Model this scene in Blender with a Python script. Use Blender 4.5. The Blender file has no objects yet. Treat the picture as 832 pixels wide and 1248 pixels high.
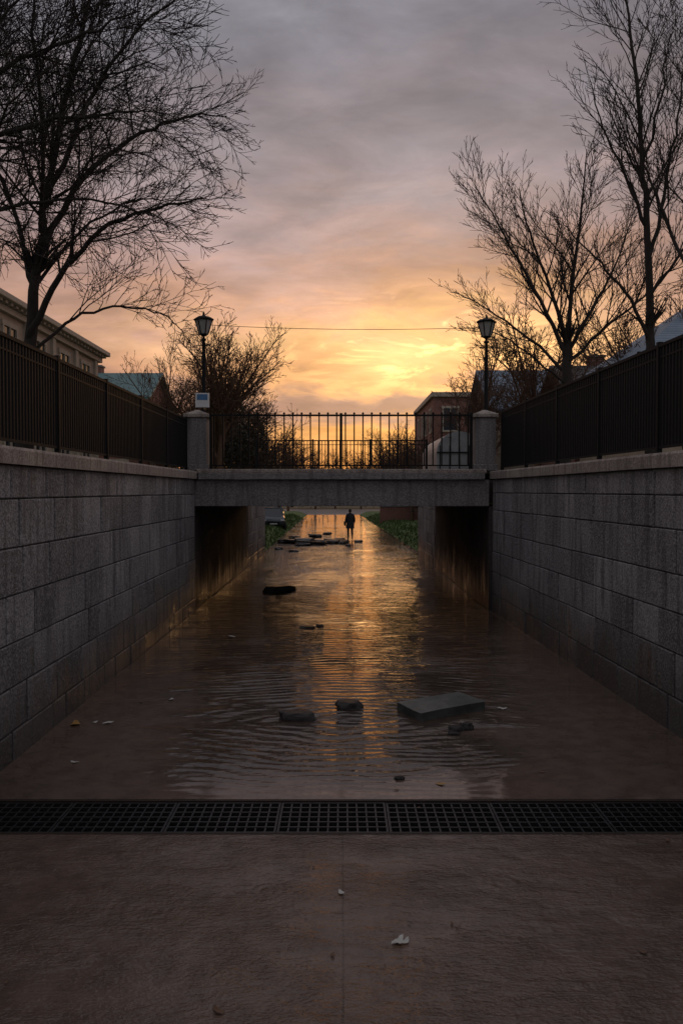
import bpy, bmesh, math, random
from mathutils import Vector, Matrix, noise
R = math.radians
scene = bpy.context.scene
scene.view_settings.view_transform = 'Standard'
scene.view_settings.look = 'None'
scene.view_settings.exposure = 0

# ------------------------------------------------------------------ helpers
class NT:
    def __init__(s, tree): s.t = tree; s.n = tree.nodes; s.l = tree.links
    def node(s, typ, **kw):
        nd = s.n.new(typ)
        for k, v in kw.items(): setattr(nd, k, v)
        return nd
    def put(s, sock, v):
        if v is None: return
        if isinstance(v, bpy.types.NodeSocket): s.l.new(v, sock)
        else: sock.default_value = v
    def m(s, op, a, b=None, c=None, clamp=False):
        nd = s.node('ShaderNodeMath', operation=op); nd.use_clamp = clamp
        s.put(nd.inputs[0], a); s.put(nd.inputs[1], b); s.put(nd.inputs[2], c)
        return nd.outputs[0]
    def mix(s, f, a, b, mode='MIX'):
        nd = s.node('ShaderNodeMix', data_type='RGBA', blend_type=mode)
        s.put(nd.inputs[0], f); s.put(nd.inputs[6], a); s.put(nd.inputs[7], b)
        return nd.outputs[2]
    def noise(s, vec, scale, detail=4, rough=.55, dist=0.0):
        nd = s.node('ShaderNodeTexNoise')
        s.put(nd.inputs['Vector'], vec); nd.inputs['Scale'].default_value = scale
        nd.inputs['Detail'].default_value = detail; nd.inputs['Roughness'].default_value = rough
        nd.inputs['Distortion'].default_value = dist
        return nd.outputs[0]
    def rng(s, v, a, b, c=0.0, d=1.0, smooth=False):
        nd = s.node('ShaderNodeMapRange')
        if smooth: nd.interpolation_type = 'SMOOTHSTEP'
        s.put(nd.inputs[0], v)
        for i, x in enumerate((a, b, c, d)): nd.inputs[i+1].default_value = x
        return nd.outputs[0]
    def ramp(s, f, stops):
        nd = s.node('ShaderNodeValToRGB'); cr = nd.color_ramp
        while len(cr.elements) < len(stops): cr.elements.new(0.5)
        for e, (p, c) in zip(cr.elements, stops):
            e.position = p; e.color = (c[0], c[1], c[2], 1)
        s.put(nd.inputs[0], f); return nd.outputs[0]
    def scalevec(s, vec, sc, loc=(0, 0, 0)):
        nd = s.node('ShaderNodeMapping'); s.put(nd.inputs[0], vec)
        nd.inputs['Scale'].default_value = sc; nd.inputs['Location'].default_value = loc
        return nd.outputs[0]
    def bump(s, h, strength, dist=0.01, normal=None):
        nd = s.node('ShaderNodeBump'); nd.inputs['Strength'].default_value = strength
        nd.inputs['Distance'].default_value = dist
        s.put(nd.inputs['Height'], h)
        if normal is not None: s.put(nd.inputs['Normal'], normal)
        return nd.outputs[0]

def c4(c): return (c[0], c[1], c[2], 1)
def newmat(name):
    m = bpy.data.materials.new(name); m.use_nodes = True
    nt = NT(m.node_tree); b = m.node_tree.nodes['Principled BSDF']
    tc = nt.node('ShaderNodeTexCoord')
    return m, nt, b, tc.outputs['Object']

def simple(name, col, rough=.7, var=.3, scale=6, metal=0, bump=.2, col2=None):
    m, nt, b, co = newmat(name)
    n1 = nt.noise(co, scale, 4, .6)
    c2 = col2 or tuple(x*(1-var) for x in col)
    cc = nt.mix(nt.rng(n1, .3, .7), c4(col), c4(c2))
    nt.l.new(cc, b.inputs['Base Color'])
    b.inputs['Roughness'].default_value = rough
    b.inputs['Metallic'].default_value = metal
    if bump: nt.l.new(nt.bump(nt.noise(co, scale*6, 3), bump, .01), b.inputs['Normal'])
    return m

def mkobj(name, V, F, mat=None, parent=None, smooth=False, attr=None):
    me = bpy.data.meshes.new(name); me.from_pydata([tuple(v) for v in V], [], F); me.update()
    if attr is not None:
        a = me.attributes.new('tone', 'FLOAT', 'POINT'); a.data.foreach_set('value', attr)
    if smooth:
        me.polygons.foreach_set('use_smooth', [True]*len(me.polygons))
    o = bpy.data.objects.new(name, me); scene.collection.objects.link(o)
    if mat: me.materials.append(mat)
    if parent: o.parent = parent
    return o
def empty(name, loc=(0, 0, 0), rot=0):
    e = bpy.data.objects.new(name, None); scene.collection.objects.link(e)
    e.location = loc; e.rotation_euler = (0, 0, rot); e.empty_display_size = .2
    return e
BOXF = [(0, 3, 2, 1), (4, 5, 6, 7), (0, 1, 5, 4), (1, 2, 6, 5), (2, 3, 7, 6), (3, 0, 4, 7)]
def addbox(V, F, x0, x1, y0, y1, z0, z1):
    b = len(V)
    V += [(x0, y0, z0), (x1, y0, z0), (x1, y1, z0), (x0, y1, z0), (x0, y0, z1), (x1, y0, z1), (x1, y1, z1), (x0, y1, z1)]
    F += [tuple(i+b for i in f) for f in BOXF]
def box(name, x0, x1, y0, y1, z0, z1, mat, parent=None, bev=0):
    V, F = [], []; addbox(V, F, x0, x1, y0, y1, z0, z1)
    o = mkobj(name, V, F, mat, parent)
    if bev:
        md = o.modifiers.new('b', 'BEVEL'); md.width = bev; md.segments = 2
    return o
def frame_perp(t):
    a = Vector((0, 0, 1)) if abs(t.z) < .9 else Vector((1, 0, 0))
    u = t.cross(a).normalized(); return u, t.cross(u).normalized()
def tube(V, F, pts, rad, n):
    b = len(V); k = len(pts)
    for i, p in enumerate(pts):
        t = (pts[min(i+1, k-1)]-pts[max(i-1, 0)])
        if t.length < 1e-6: t = Vector((0, 0, 1))
        t.normalize()
        if i == 0: u, w = frame_perp(t)
        else:
            u = (u - t*u.dot(t)); 
            if u.length < 1e-4: u, w = frame_perp(t)
            u.normalize(); w = t.cross(u)
        for j in range(n):
            a = 2*math.pi*j/n
            V.append(p+(u*math.cos(a)+w*math.sin(a))*rad[i])
    for i in range(k-1):
        for j in range(n):
            j2 = (j+1) % n
            F.append((b+i*n+j, b+i*n+j2, b+(i+1)*n+j2, b+(i+1)*n+j))
def lathe(name, prof, n, mat, parent=None, loc=(0, 0, 0), smooth=True, rot0=0):
    V, F = [], []
    for r, z in prof:
        for j in range(n):
            a = 2*math.pi*j/n+rot0
            V.append((loc[0]+r*math.cos(a), loc[1]+r*math.sin(a), loc[2]+z))
    for i in range(len(prof)-1):
        for j in range(n):
            j2 = (j+1) % n
            F.append((i*n+j, i*n+j2, (i+1)*n+j2, (i+1)*n+j))
    F.append(tuple(range(n-1, -1, -1))); F.append(tuple((len(prof)-1)*n+j for j in range(n)))
    return mkobj(name, V, F, mat, parent, smooth)

# ------------------------------------------------------------------ materials
def stone_mat(name, c1, c2, wet=True, rough_bump=1.0):
    m, nt, b, co = newmat(name)
    at = nt.node('ShaderNodeAttribute'); at.attribute_name = 'tone'; tone = at.outputs['Fac']
    n1 = nt.noise(co, .9, 4, .65); n2 = nt.noise(co, 34, 3, .75); n3 = nt.noise(nt.scalevec(co, (3, 3, .30)), 2.2, 4, .6)
    col = nt.mix(tone, c4(c1), c4(c2))
    col = nt.mix(nt.rng(n1, .35, .65, 0, .45), col, c4(tuple(x*.6 for x in c1)))
    col = nt.mix(nt.rng(n2, .46, .62, 0, .5), col, c4(tuple(x*1.3 for x in c2)))
    col = nt.mix(nt.rng(n2, .52, .36, 0, .6), col, c4(tuple(x*.35 for x in c1)))
    col = nt.mix(nt.rng(n3, .48, .66, 0, .7), col, c4((c1[0]*.42, c1[1]*.40, c1[2]*.38)))
    r = nt.rng(n1, .3, .7, .6, .9)
    if wet:
        sx = nt.node('ShaderNodeSeparateXYZ'); nt.l.new(co, sx.inputs[0])
        zz = nt.m('ADD', sx.outputs[2], nt.rng(n3, .3, .7, -.55, .55))
        w = nt.rng(zz, .0, 1.2, 1, 0, True)
        col = nt.mix(nt.m('MULTIPLY', w, .78), col, c4((c1[0]*.30, c1[1]*.25, c1[2]*.21)))
        r = nt.m('SUBTRACT', r, nt.m('MULTIPLY', w, .40))
    nt.l.new(col, b.inputs['Base Color']); nt.l.new(r, b.inputs['Roughness'])
    h = nt.m('ADD', nt.noise(co, 14, 4, .75), nt.m('MULTIPLY', n2, .6))
    nt.l.new(nt.bump(h, .9, .03*rough_bump), b.inputs['Normal'])
    return m
M_wall = stone_mat('granite_blocks', (.165, .157, .157), (.40, .385, .385))
M_cope = stone_mat('coping_stone', (.32, .27, .235), (.42, .365, .32), wet=False, rough_bump=.5)
M_abut = stone_mat('abutment_stone_shade_dark', (.065, .055, .05), (.10, .09, .08))  # wall stone darkened: the shade under the bridge is put into its colour
M_beam = stone_mat('bridge_concrete', (.21, .198, .195), (.30, .285, .28), wet=False, rough_bump=.5)
M_mortar = simple('mortar', (.03, .028, .027), .9)
M_iron = simple('painted_iron', (.010, .010, .011), .65, .3, 12, 0, 0)
M_iron.node_tree.nodes['Principled BSDF'].inputs['Specular IOR Level'].default_value = .2
M_iron2 = simple('weathered_iron', (.022, .018, .016), .6, .4, 14, 0, .2, col2=(.04, .022, .014))
M_iron2.node_tree.nodes['Principled BSDF'].inputs['Specular IOR Level'].default_value = .25
M_bark = simple('bark', (.040, .030, .026), .95, .4, 18, 0, 0)
M_bark2 = simple('bark_warm', (.13, .07, .04), .95, .4, 18, 0, 0)
M_grass = simple('grass', (.09, .14, .035), .95, .5, 1.3, 0, .8, col2=(.045, .08, .02))
M_dirt = simple('ground_soil', (.08, .07, .045), .95, .4, .3, 0, .5, col2=(.05, .06, .03))
M_asph = simple('asphalt', (.16, .15, .145), .6, .3, 2)
def brick_mat(name, c1, c2, mort):
    m, nt, b, co = newmat(name)
    sx = nt.node('ShaderNodeSeparateXYZ'); nt.l.new(co, sx.inputs[0])
    cb = nt.node('ShaderNodeCombineXYZ'); nt.l.new(nt.m('ADD', sx.outputs[0], sx.outputs[1]), cb.inputs[0]); nt.l.new(sx.outputs[2], cb.inputs[1])
    br = nt.node('ShaderNodeTexBrick'); nt.l.new(cb.outputs[0], br.inputs[0])
    br.inputs['Scale'].default_value = 1; br.inputs['Brick Width'].default_value = .24; br.inputs['Row Height'].default_value = .08
    br.inputs['Mortar Size'].default_value = .008
    br.inputs['Color1'].default_value = c4(c1); br.inputs['Color2'].default_value = c4(c2); br.inputs['Mortar'].default_value = c4(mort)
    nt.l.new(nt.mix(nt.rng(nt.noise(co, .8, 5), .3, .7, 0, .5), br.outputs[0], c4(tuple(x*.6 for x in c1))), b.inputs['Base Color'])
    b.inputs['Roughness'].default_value = .9
    return m
M_brick = brick_mat('red_brick', (.26, .10, .07), (.20, .08, .055), (.25, .22, .2))
M_stucco = simple('beige_stucco', (.42, .33, .25), .9, .25, 1.5)
M_trim = simple('pale_trim', (.46, .39, .31), .8, .2, 4)
def roof_mat(name, c1, c2):
    m, nt, b, co = newmat(name)
    w = nt.node('ShaderNodeTexWave'); w.wave_type = 'BANDS'; w.bands_direction = 'Z'
    nt.l.new(co, w.inputs[0]); w.inputs['Scale'].default_value = 3; w.inputs['Distortion'].default_value = .6
    col = nt.mix(nt.rng(nt.noise(co, 1.7, 6), .3, .7), c4(c1), c4(c2))
    col = nt.mix(nt.m('MULTIPLY', w.outputs['Fac'], .35), col, c4(tuple(x*.4 for x in c1)))
    nt.l.new(col, b.inputs['Base Color']); b.inputs['Roughness'].default_value = .55
    nt.l.new(nt.bump(w.outputs['Fac'], .5, .03), b.inputs['Normal'])
    return m
M_roofb = roof_mat('slate_blue_roof', (.17, .23, .30), (.11, .16, .21))
M_roofg = roof_mat('green_copper_roof', (.11, .22, .22), (.08, .15, .15))
M_roofd = roof_mat('dark_tile_roof', (.08, .07, .07), (.05, .045, .045))
M_glass, nt, b, co = newmat('window_glass'); b.inputs['Base Color'].default_value = (.02, .025, .03, 1); b.inputs['Roughness'].default_value = .08
M_white = simple('white_paint', (.7, .7, .7), .5, .15, 3)
M_lglass = simple('frosted_lamp_glass', (.40, .38, .36), .25, .15, 8, 0, 0)

def wet_material(name, flow):
    m, nt, b, co = newmat(name)
    sx = nt.node('ShaderNodeSeparateXYZ'); nt.l.new(co, sx.inputs[0])
    n1 = nt.noise(co, .5, 4, .6); n2 = nt.noise(co, 4, 5, .68); n3 = nt.noise(co, 110, 2, .7)
    col = nt.mix(nt.rng(n1, .3, .7), c4((.130, .084, .062)), c4((.070, .046, .035)))
    col = nt.mix(nt.rng(n2, .45, .75, 0, .6), col, c4((.19, .130, .100)))
    col = nt.mix(nt.rng(n2, .5, .3, 0, .6), col, c4((.050, .032, .024)))
    col = nt.mix(nt.rng(n3, .5, .8, 0, .45), col, c4((.03, .022, .018)))
    if flow:
        edge = nt.m('ADD', nt.m('MULTIPLY', nt.m('SUBTRACT', nt.noise(nt.scalevec(co, (.6, 1.6, 1)), .8, 4, .6, .4), .5), 3.4), nt.m('ABSOLUTE', sx.outputs[0]))
        wid = nt.m('ADD', nt.m('MULTIPLY', nt.m('MAXIMUM', nt.m('SUBTRACT', sx.outputs[1], 10), 0), .22), 1.75)
        deep = nt.rng(nt.m('SUBTRACT', edge, wid), -.5, .6, 1, 0, True)
        deep = nt.m('MULTIPLY', deep, nt.rng(sx.outputs[1], 7.3, 8.3, 0, 1, True))
        col = nt.mix(nt.m('MULTIPLY', deep, .70), col, c4((.030, .019, .013)))
    else:
        wob = nt.m('MULTIPLY', nt.m('SUBTRACT', nt.noise(co, 3, 3), .5), .02)
        jx = nt.m('ABSOLUTE', nt.m('ADD', nt.m('SUBTRACT', sx.outputs[0], .01), wob))
        j = nt.rng(jx, .003, .009, 1, 0)
        col = nt.mix(nt.m('MULTIPLY', j, .55), col, c4((.015, .012, .01)))
    nt.l.new(col, b.inputs['Base Color'])
    b.inputs['Roughness'].default_value = .7; b.inputs['Specular IOR Level'].default_value = .1
    b.inputs['Coat Weight'].default_value = 1; b.inputs['Coat IOR'].default_value = 1.5
    fine = nt.noise(nt.scalevec(co, (.75, 1.6, 1)), 11, 3, .55, .4)
    if flow:
        w = nt.node('ShaderNodeTexWave'); w.wave_type = 'RINGS'; w.rings_direction = 'SPHERICAL'
        nt.l.new(nt.scalevec(co, (.50, 1, 1), (-.1, -9.6, 0)), w.inputs[0])
        w.inputs['Scale'].default_value = 1.9; w.inputs['Distortion'].default_value = 11; w.inputs['Detail'].default_value = 2
        w.inputs['Detail Scale'].default_value = .8
        a = nt.noise(nt.scalevec(co, (.45, 1.6, 1)), 2.0, 3, .5, .8)
        amp = nt.rng(nt.noise(nt.scalevec(co, (1, .6, 1)), .55, 3), .38, .62, .25, 1.1)
        near = nt.rng(sx.outputs[1], 15, 26, .50, .16, True)
        h = nt.m('ADD', nt.m('MULTIPLY', w.outputs['Fac'], near), nt.m('ADD', nt.m('MULTIPLY', a, 1.9), nt.m('MULTIPLY', fine, .48)))
        h = nt.m('MULTIPLY', h, nt.m('MULTIPLY', amp, nt.rng(deep, 0, 1, .12, 1)))
        nt.l.new(nt.rng(deep, 0, 1, .09, .015), b.inputs['Coat Roughness'])
        nt.l.new(nt.bump(h, .85, .030), b.inputs['Coat Normal'])
    else:
        nt.l.new(nt.rng(n1, .40, .60, .02, .10), b.inputs['Coat Roughness'])
        patch = nt.rng(nt.noise(nt.scalevec(co, (1, 1.5, 1), (3, 2, 0)), .9, 3), .42, .62, .25, 1)
        h = nt.m('ADD', nt.m('MULTIPLY', nt.noise(nt.scalevec(co, (.8, 2.4, 1)), 8, 3, .6, .8), 3.0), nt.m('MULTIPLY', nt.noise(nt.scalevec(co, (1, 1.6, 1)), 34, 2, .5), 1.5))
        h = nt.m('MULTIPLY', h, patch)
        for (cx, cy, k, rad) in [(-1.28, 5.25, 85, .40), (.36, 4.5, 80, .35), (1.15, 5.6, 85, .30), (-.52, 5.5, 95, .22)]:
            dx = nt.m('SUBTRACT', sx.outputs[0], cx); dy = nt.m('SUBTRACT', sx.outputs[1], cy)
            d = nt.m('SQRT', nt.m('ADD', nt.m('MULTIPLY', dx, dx), nt.m('MULTIPLY', dy, dy)))
            d2 = nt.m('ADD', d, nt.m('MULTIPLY', nt.m('SUBTRACT', n2, .5), .09))
            h = nt.m('ADD', h, nt.m('MULTIPLY', nt.m('SINE', nt.m('MULTIPLY', d2, k)), nt.rng(d, 0, rad, .18, 0, True)))
        nt.l.new(nt.bump(h, .9, .015), b.inputs['Coat Normal'])
    return m
M_floor = wet_material('wet_concrete', False)
M_water = wet_material('flowing_water', True)

# ------------------------------------------------------------------ walls
def wall_face_right(y): return 3.84-(y-9.0)*.036 if y < 18.5 else 3.42
def block_wall(name, p0, p1, ntoc, height, mat, seed, row=.45, blen=.72):
    rg = random.Random(seed)
    par = empty(name)
    p0 = Vector(p0); p1 = Vector(p1); L = (p1-p0).length; u = (p1-p0).normalized(); n = Vector(ntoc)
    V, F, A = [], [], []
    def blk(s0, s1, z0, z1, out, back, tone):
        b = len(V); c = .012; cs = .016
        for (s, z, o) in [(s0, z0, back), (s1, z0, back), (s1, z1, back), (s0, z1, back),
                          (s0, z0, out-c), (s1, z0, out-c), (s1, z1, out-c), (s0, z1, out-c),
                          (s0+cs, z0+c, out), (s1-cs, z0+c, out), (s1-cs, z1-c, out), (s0+cs, z1-c, out)]:
            q = p0+u*s+n*o; V.append((q.x, q.y, z)); A.append(tone)
        for f in [(0, 1, 5, 4), (1, 2, 6, 5), (2, 3, 7, 6), (3, 0, 4, 7), (4, 5, 9, 8), (5, 6, 10, 9), (6, 7, 11, 10), (7, 4, 8, 11), (8, 9, 10, 11)]:
            F.append(tuple(i+b for i in f))
    z = -.1; g = .006; gs = .013
    T = lambda: min(max(rg.gauss(.45, .36), 0), 1)
    while z < height-.02:
        h = row*rg.uniform(.85, 1.15)
        if z+h > height-.2: h = height-z
        s = -rg.uniform(0, blen)
        while s < L:
            w = blen*rg.choice([.6, .8, 1, 1, 1.25, 1.5])*rg.uniform(.9, 1.1)
            a, e = max(s, 0), min(s+w, L)
            if e-a > .05: blk(a+gs, e-gs, z+g, z+h-g, rg.uniform(-.009, .009), -.06, T())
            s += w
        z += h
    mkobj('blocks', V, F, mat, par, attr=A)
    V, F = [], []
    qs = [p0+n*-.024, p1+n*-.024, p1+n*-.5, p0+n*-.5]
    for zz in (-.2, height-.003):
        for q in qs: V.append((q.x, q.y, zz))
    F = [(0, 3, 2, 1), (4, 5, 6, 7), (0, 1, 5, 4), (1, 2, 6, 5), (2, 3, 7, 6), (3, 0, 4, 7)]
    mkobj('backing', V, F, M_mortar, par)
    V, F, A = [], [], []
    s = 0
    while s < L-.05:
        w = rg.uniform(1.3, 1.7); e = min(s+w, L)
        if L-e < .4: e = L
        b = len(V); t = rg.random(); dz = rg.uniform(-.003, .003)
        prof = [(.07, height+.002), (.075, height+.15), (.06, height+.18), (-.54, height+.185), (-.55, height+.002)]
        for ss in (s+.004, e-.004):
            for (o, zz) in prof:
                q = p0+u*ss+n*o; V.append((q.x, q.y, zz+dz)); A.append(t)
        k = len(prof)
        for i in range(k): j = (i+1) % k; F.append((b+i, b+j, b+k+j, b+k+i))
        F.append(tuple(b+i for i in range(k))); F.append(tuple(b+k+i for i in range(k-1, -1, -1)))
        s = e
    mkobj('coping', V, F, M_cope, par, attr=A)
    return par
WH = 3.07
block_wall('retaining_wall', (-3.4, -5, 0), (-3.4, 18.48, 0), (1, 0, 0), WH, M_wall, 1)
ur = Vector((wall_face_right(18.48)-wall_face_right(-5), 23.48, 0)).normalized()
block_wall('retaining_wall', (wall_face_right(-5), -5, 0), (wall_face_right(18.48), 18.48, 0), (-ur.y, ur.x, 0), WH, M_wall, 2)
block_wall('retaining_wall', (-3.42, 29.1, 0), (-3.42, 35.6, 0), (1, 0, 0), WH, M_wall, 3)
block_wall('retaining_wall', (3.42, 29.1, 0), (3.42, 35.6, 0), (-1, 0, 0), WH, M_wall, 4)

# ------------------------------------------------------------------ bridge
br = empty('footbridge')
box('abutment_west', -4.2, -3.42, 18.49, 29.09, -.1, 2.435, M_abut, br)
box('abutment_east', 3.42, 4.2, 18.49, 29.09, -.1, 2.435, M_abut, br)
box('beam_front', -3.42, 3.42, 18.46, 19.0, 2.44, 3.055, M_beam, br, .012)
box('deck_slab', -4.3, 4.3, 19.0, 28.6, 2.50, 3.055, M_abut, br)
box('beam_rear', -3.50, 3.50, 28.6, 29.08, 2.44, 3.055, M_beam, br, .012)
box('string_course', -3.30, 3.30, 18.33, 18.56, 3.06, 3.20, M_beam, br, .012)
box('walkway_slab', -3.34, 3.34, 18.36, 29.2, 3.203, 3.30, M_cope, br, .015)
box('landing_west', -8, -3.343, 18.95, 28.6, 3.20, 3.29, M_beam, br)
box('landing_east', 3.343, 8, 18.95, 28.6, 3.20, 3.29, M_beam, br)
def pillar(x, y, name='stone_gate_pier'):
    p = empty(name, (x, y, 3.26))
    box('plinth', -.28, .28, -.28, .28, 0, .16, M_beam, p, .015)
    box('shaft', -.235, .235, -.235, .235, .16, 1.24, M_beam, p, .012)
    box('cap', -.29, .29, -.29, .29, 1.24, 1.33, M_cope, p, .015)
    lathe('cap_top', [(.37, 1.33), (.05, 1.43)], 4, M_cope, p, smooth=False, rot0=math.pi/4)
pillar(-3.36, 18.72); pillar(3.34, 18.72)

def railing(name, p0, p1, zb, zt, spacing, bar, mat, post=2.0, finial=False, midrail=False):
    par = empty(name)
    p0 = Vector(p0); p1 = Vector(p1); L = (p1-p0).length; u = (p1-p0).normalized(); n = Vector((-u.y, u.x, 0))
    V, F = [], []
    def ob(s0, s1, o0, o1, z0, z1):
        b = len(V)
        for zz in (z0, z1):
            for (s, o) in ((s0, o0), (s1, o0), (s1, o1), (s0, o1)):
                q = p0+u*s+n*o; V.append((q.x, q.y, zz))
        for f in BOXF: F.append(tuple(i+b for i in f))
    k = int(L/spacing)
    for i in range(k+1):
        s = (i+.5)*L/(k+1)
        ob(s-bar/2, s+bar/2, -bar/2, bar/2, zb+.09, zt+(.07 if finial else -.02))
        if finial: ob(s-bar*.9, s+bar*.9, -bar*.9, bar*.9, zt+.03, zt+.05)
    mkobj('bars', V, F, mat, par); V, F = [], []
    ob(0, L, -.028, .028, zt-.022, zt+.018); mkobj('top_rail', V, F, mat, par); V, F = [], []
    ob(0, L, -.02, .02, zb+.075, zb+.105); 
    if midrail: ob(0, L, -.018, .018, zt-.16, zt-.14)
    mkobj('lower_rail', V, F, mat, par); V, F = [], []
    m = max(1, round(L/post))
    for i in range(m+1):
        s = min(max(i*L/m, .03), L-.03); ob(s-.032, s+.032, -.032, .032, zb-.03, zt+.05)
        ob(s-.06, s+.06, -.06, .06, zb-.03, zb+.012)
    mkobj('posts', V, F, mat, par)
    return par
railing('bridge_railing', (-3.07, 18.62, 0), (3.05, 18.62, 0), 3.30, 4.56, .205, .030, M_iron, 3.1, True)
railing('bridge_railing', (-3.12, 28.95, 0), (3.12, 28.95, 0), 3.30, 4.62, .13, .026, M_iron, 2.1, False, True)
railing('iron_fence', (-3.58, -4.5, 0), (-3.58, 18.4, 0), 3.255, 4.45, .088, .034, M_iron, 2.0, False, True)
railing('iron_fence', (wall_face_right(-4.5)+.2, -4.5, 0), (wall_face_right(18.4)+.2, 18.4, 0), 3.255, 4.62, .088, .034, M_iron, 2.0, False, True)

# ------------------------------------------------------------------ ground
def sheet(name, quads, z, mat):
    V, F = [], []
    for q in quads:
        b = len(V); V += [(x, y, z) for x, y in q]; F.append(tuple(range(b, b+len(q))))
    return mkobj(name, V, F, mat)
box('ground', -1500, 1500, 92, 2500, -.5, -.04, M_dirt)
sheet('pavement', [[(-4.6, -14), (4.6, -14), (4.6, 6.42), (-4.6, 6.42)],
                   [(-4.6, 7.13), (4.6, 7.13), (4.6, 35.6), (-4.6, 35.6)],
                   [(-4.6, 35.6), (4.6, 35.6), (4.6, 93), (-4.6, 93)]], 0, M_floor)
sheet('cross_street', [[(-120, 93), (120, 93), (120, 120), (-120, 120)]], .0, M_asph)
def bank(side):
    ys = [-40, -20, -5, 0, 5, 10, 15, 18.49, 22, 29, 33, 35.55, 35.65]+[36.5+i*1.1 for i in range(14)]+[54, 58, 63, 70, 80, 92.2]
    xo = [0, .35, .8, 1.4, 2, 2.8, 3.8, 5, 7, 10, 15, 25, 50, 120, 700]
    V, F = [], []
    for y in ys:
        if side > 0: x0 = (wall_face_right(y)+.15) if y < 35.6 else 3.5-(y-35.6)*.025
        else: x0 = 3.55 if y < 35.6 else 3.5+(y-35.6)*.008
        for o in xo:
            if y < 35.6: z = 3.04 if o < .4 else 3.19+noise.noise(Vector((o*side, y*.5, 2)))*.02
            else:
                s = min(max((y-36)/12, 0), 1); s = s*s*(3-2*s)
                H = 3.19*(1-s)+.45*s
                z = min(H, .03+o*.42)+noise.noise(Vector((o*side*.8, y*.4, 7)))*.06*min(o, 1)
            V.append((side*(x0+o), y, z))
    k = len(xo)
    for i in range(len(ys)-1):
        for j in range(k-1):
            a = i*k+j; f = (a, a+1, a+k+1, a+k)
            F.append(f if side > 0 else f[::-1])
    mkobj('grass_bank', V, F, M_grass)
bank(1); bank(-1)
def tufts():
    rg = random.Random(5); V, F = [], []
    for i in range(5000):
        sd = rg.choice((1, -1)); y = rg.uniform(36, 80); o = abs(rg.gauss(0, 1.3))
        x0 = 3.5-(y-35.6)*.025 if sd > 0 else 3.5+(y-35.6)*.008
        s = min(max((y-36)/12, 0), 1); s = s*s*(3-2*s); H = 3.19*(1-s)+.45*s
        z = min(H, .03+o*.42); x = sd*(x0+o); h = rg.uniform(.06, .2); w = .05; a = rg.uniform(0, 3.1)
        b = len(V); V += [(x-w*math.cos(a), y-w*math.sin(a), z-.05), (x+w*math.cos(a), y+w*math.sin(a), z-.05), (x+rg.uniform(-.05, .05), y+rg.uniform(-.05, .05), z+h)]
        F.append((b, b+1, b+2))
    mkobj('grass_tufts', V, F, M_grass)
tufts()
sheet('water', [[(-3.385, 7.14), (3.88, 7.14), (3.395, 18.5), (-3.385, 18.5)],
                [(-3.385, 18.5), (3.395, 18.5), (3.395, 35.6), (-3.385, 35.6)],
                [(-3.45, 35.6), (3.45, 35.6), (2.2, 90), (-3.9, 90)]], .005, M_water)

# ------------------------------------------------------------------ drain grate
def grate():
    g = empty('drain_grate')
    y0, y1 = 6.44, 7.11
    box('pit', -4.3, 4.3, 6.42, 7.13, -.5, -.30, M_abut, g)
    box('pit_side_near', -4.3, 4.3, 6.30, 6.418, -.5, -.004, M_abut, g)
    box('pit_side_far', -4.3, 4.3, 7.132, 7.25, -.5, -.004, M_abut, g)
    M_gr = simple('galvanised_grate', (.045, .045, .048), .4, .5, 8, .5, .3)
    V, F = [], []
    rg = random.Random(3)
    x = -4.25
    while x < 4.25:
        w = .93; dz = rg.uniform(-.004, 0)
        for i in range(7):
            yy = y0+.03+i*(y1-y0-.06)/6
            addbox(V, F, x, x+w-.014, yy-.009, yy+.009, -.045, -.003+dz)
        n = 11
        for i in range(n+1):
            xx = x+.006+i*(w-.026)/n; q = .009 if i in (0, n) else .007
            addbox(V, F, xx-q, xx+q, y0+.022, y1-.022, -.043, -.0055+dz+(.003 if i in (0, n) else 0))
        x += w
    mkobj('bars', V, F, M_gr, g)
    V, F = [], []
    addbox(V, F, -4.3, 4.3, 6.415, 6.445, -.08, .004); addbox(V, F, -4.3, 4.3, 7.105, 7.135, -.08, .004)
    mkobj('frame', V, F, M_iron2, g)
grate()

# ------------------------------------------------------------------ lamps & wire
def lamp(x, y, h):
    p = empty('street_lamp', (x, y, 3.29))
    lathe('post', [(.14, 0), (.14, .12), (.10, .18), (.085, .5), (.10, .54), (.055, .62), (.042, h-1.0), (.036, h-.62), (.06, h-.60), (.06, h-.57), (.03, h-.55), (.03, h-.48)], 14, M_iron, p)
    V, F = [], []
    tube(V, F, [Vector((-.16, 0, h-.72)), Vector((.16, 0, h-.72))], [.014, .014], 8); mkobj('ladder_bar', V, F, M_iron, p)
    lathe('lantern_base', [(.05, h-.50), (.11, h-.47), (.11, h-.45)], 6, M_iron, p, smooth=False)
    lathe('lantern_glass', [(.10, h-.45), (.20, h-.13)], 6, M_lglass, p, smooth=False)
    V, F = [], []
    for k in range(6):
        a = 2*math.pi*k/6
        tube(V, F, [Vector((.105*math.cos(a), .105*math.sin(a), h-.46)), Vector((.208*math.cos(a), .208*math.sin(a), h-.12))], [.014, .014], 4)
    mkobj('lantern_frame', V, F, M_iron, p)
    lathe('lantern_cap', [(.235, h-.13), (.25, h-.10), (.17, h-.05), (.06, h-.02), (.03, h), (.025, h+.04), (.012, h+.08)], 6, M_iron, p, smooth=False)
    return p
lamp(-3.30, 19.2, 3.72); lamp(3.47, 19.2, 3.66)
V, F = [], []
pts = []
for i in range(25):
    t = i/24; pts.append(Vector((-3.30+6.77*t, 19.2, 6.78-.06*t-.16*4*t*(1-t)*.5-.0)))
tube(V, F, pts, [.007]*25, 5); mkobj('overhead_cable', V, F, M_iron)
s = empty('notice_sign', (-3.20, 18.40, 4.69))
box('board', -.16, .16, -.015, .015, .03, .36, M_white, s, .004)
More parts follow.
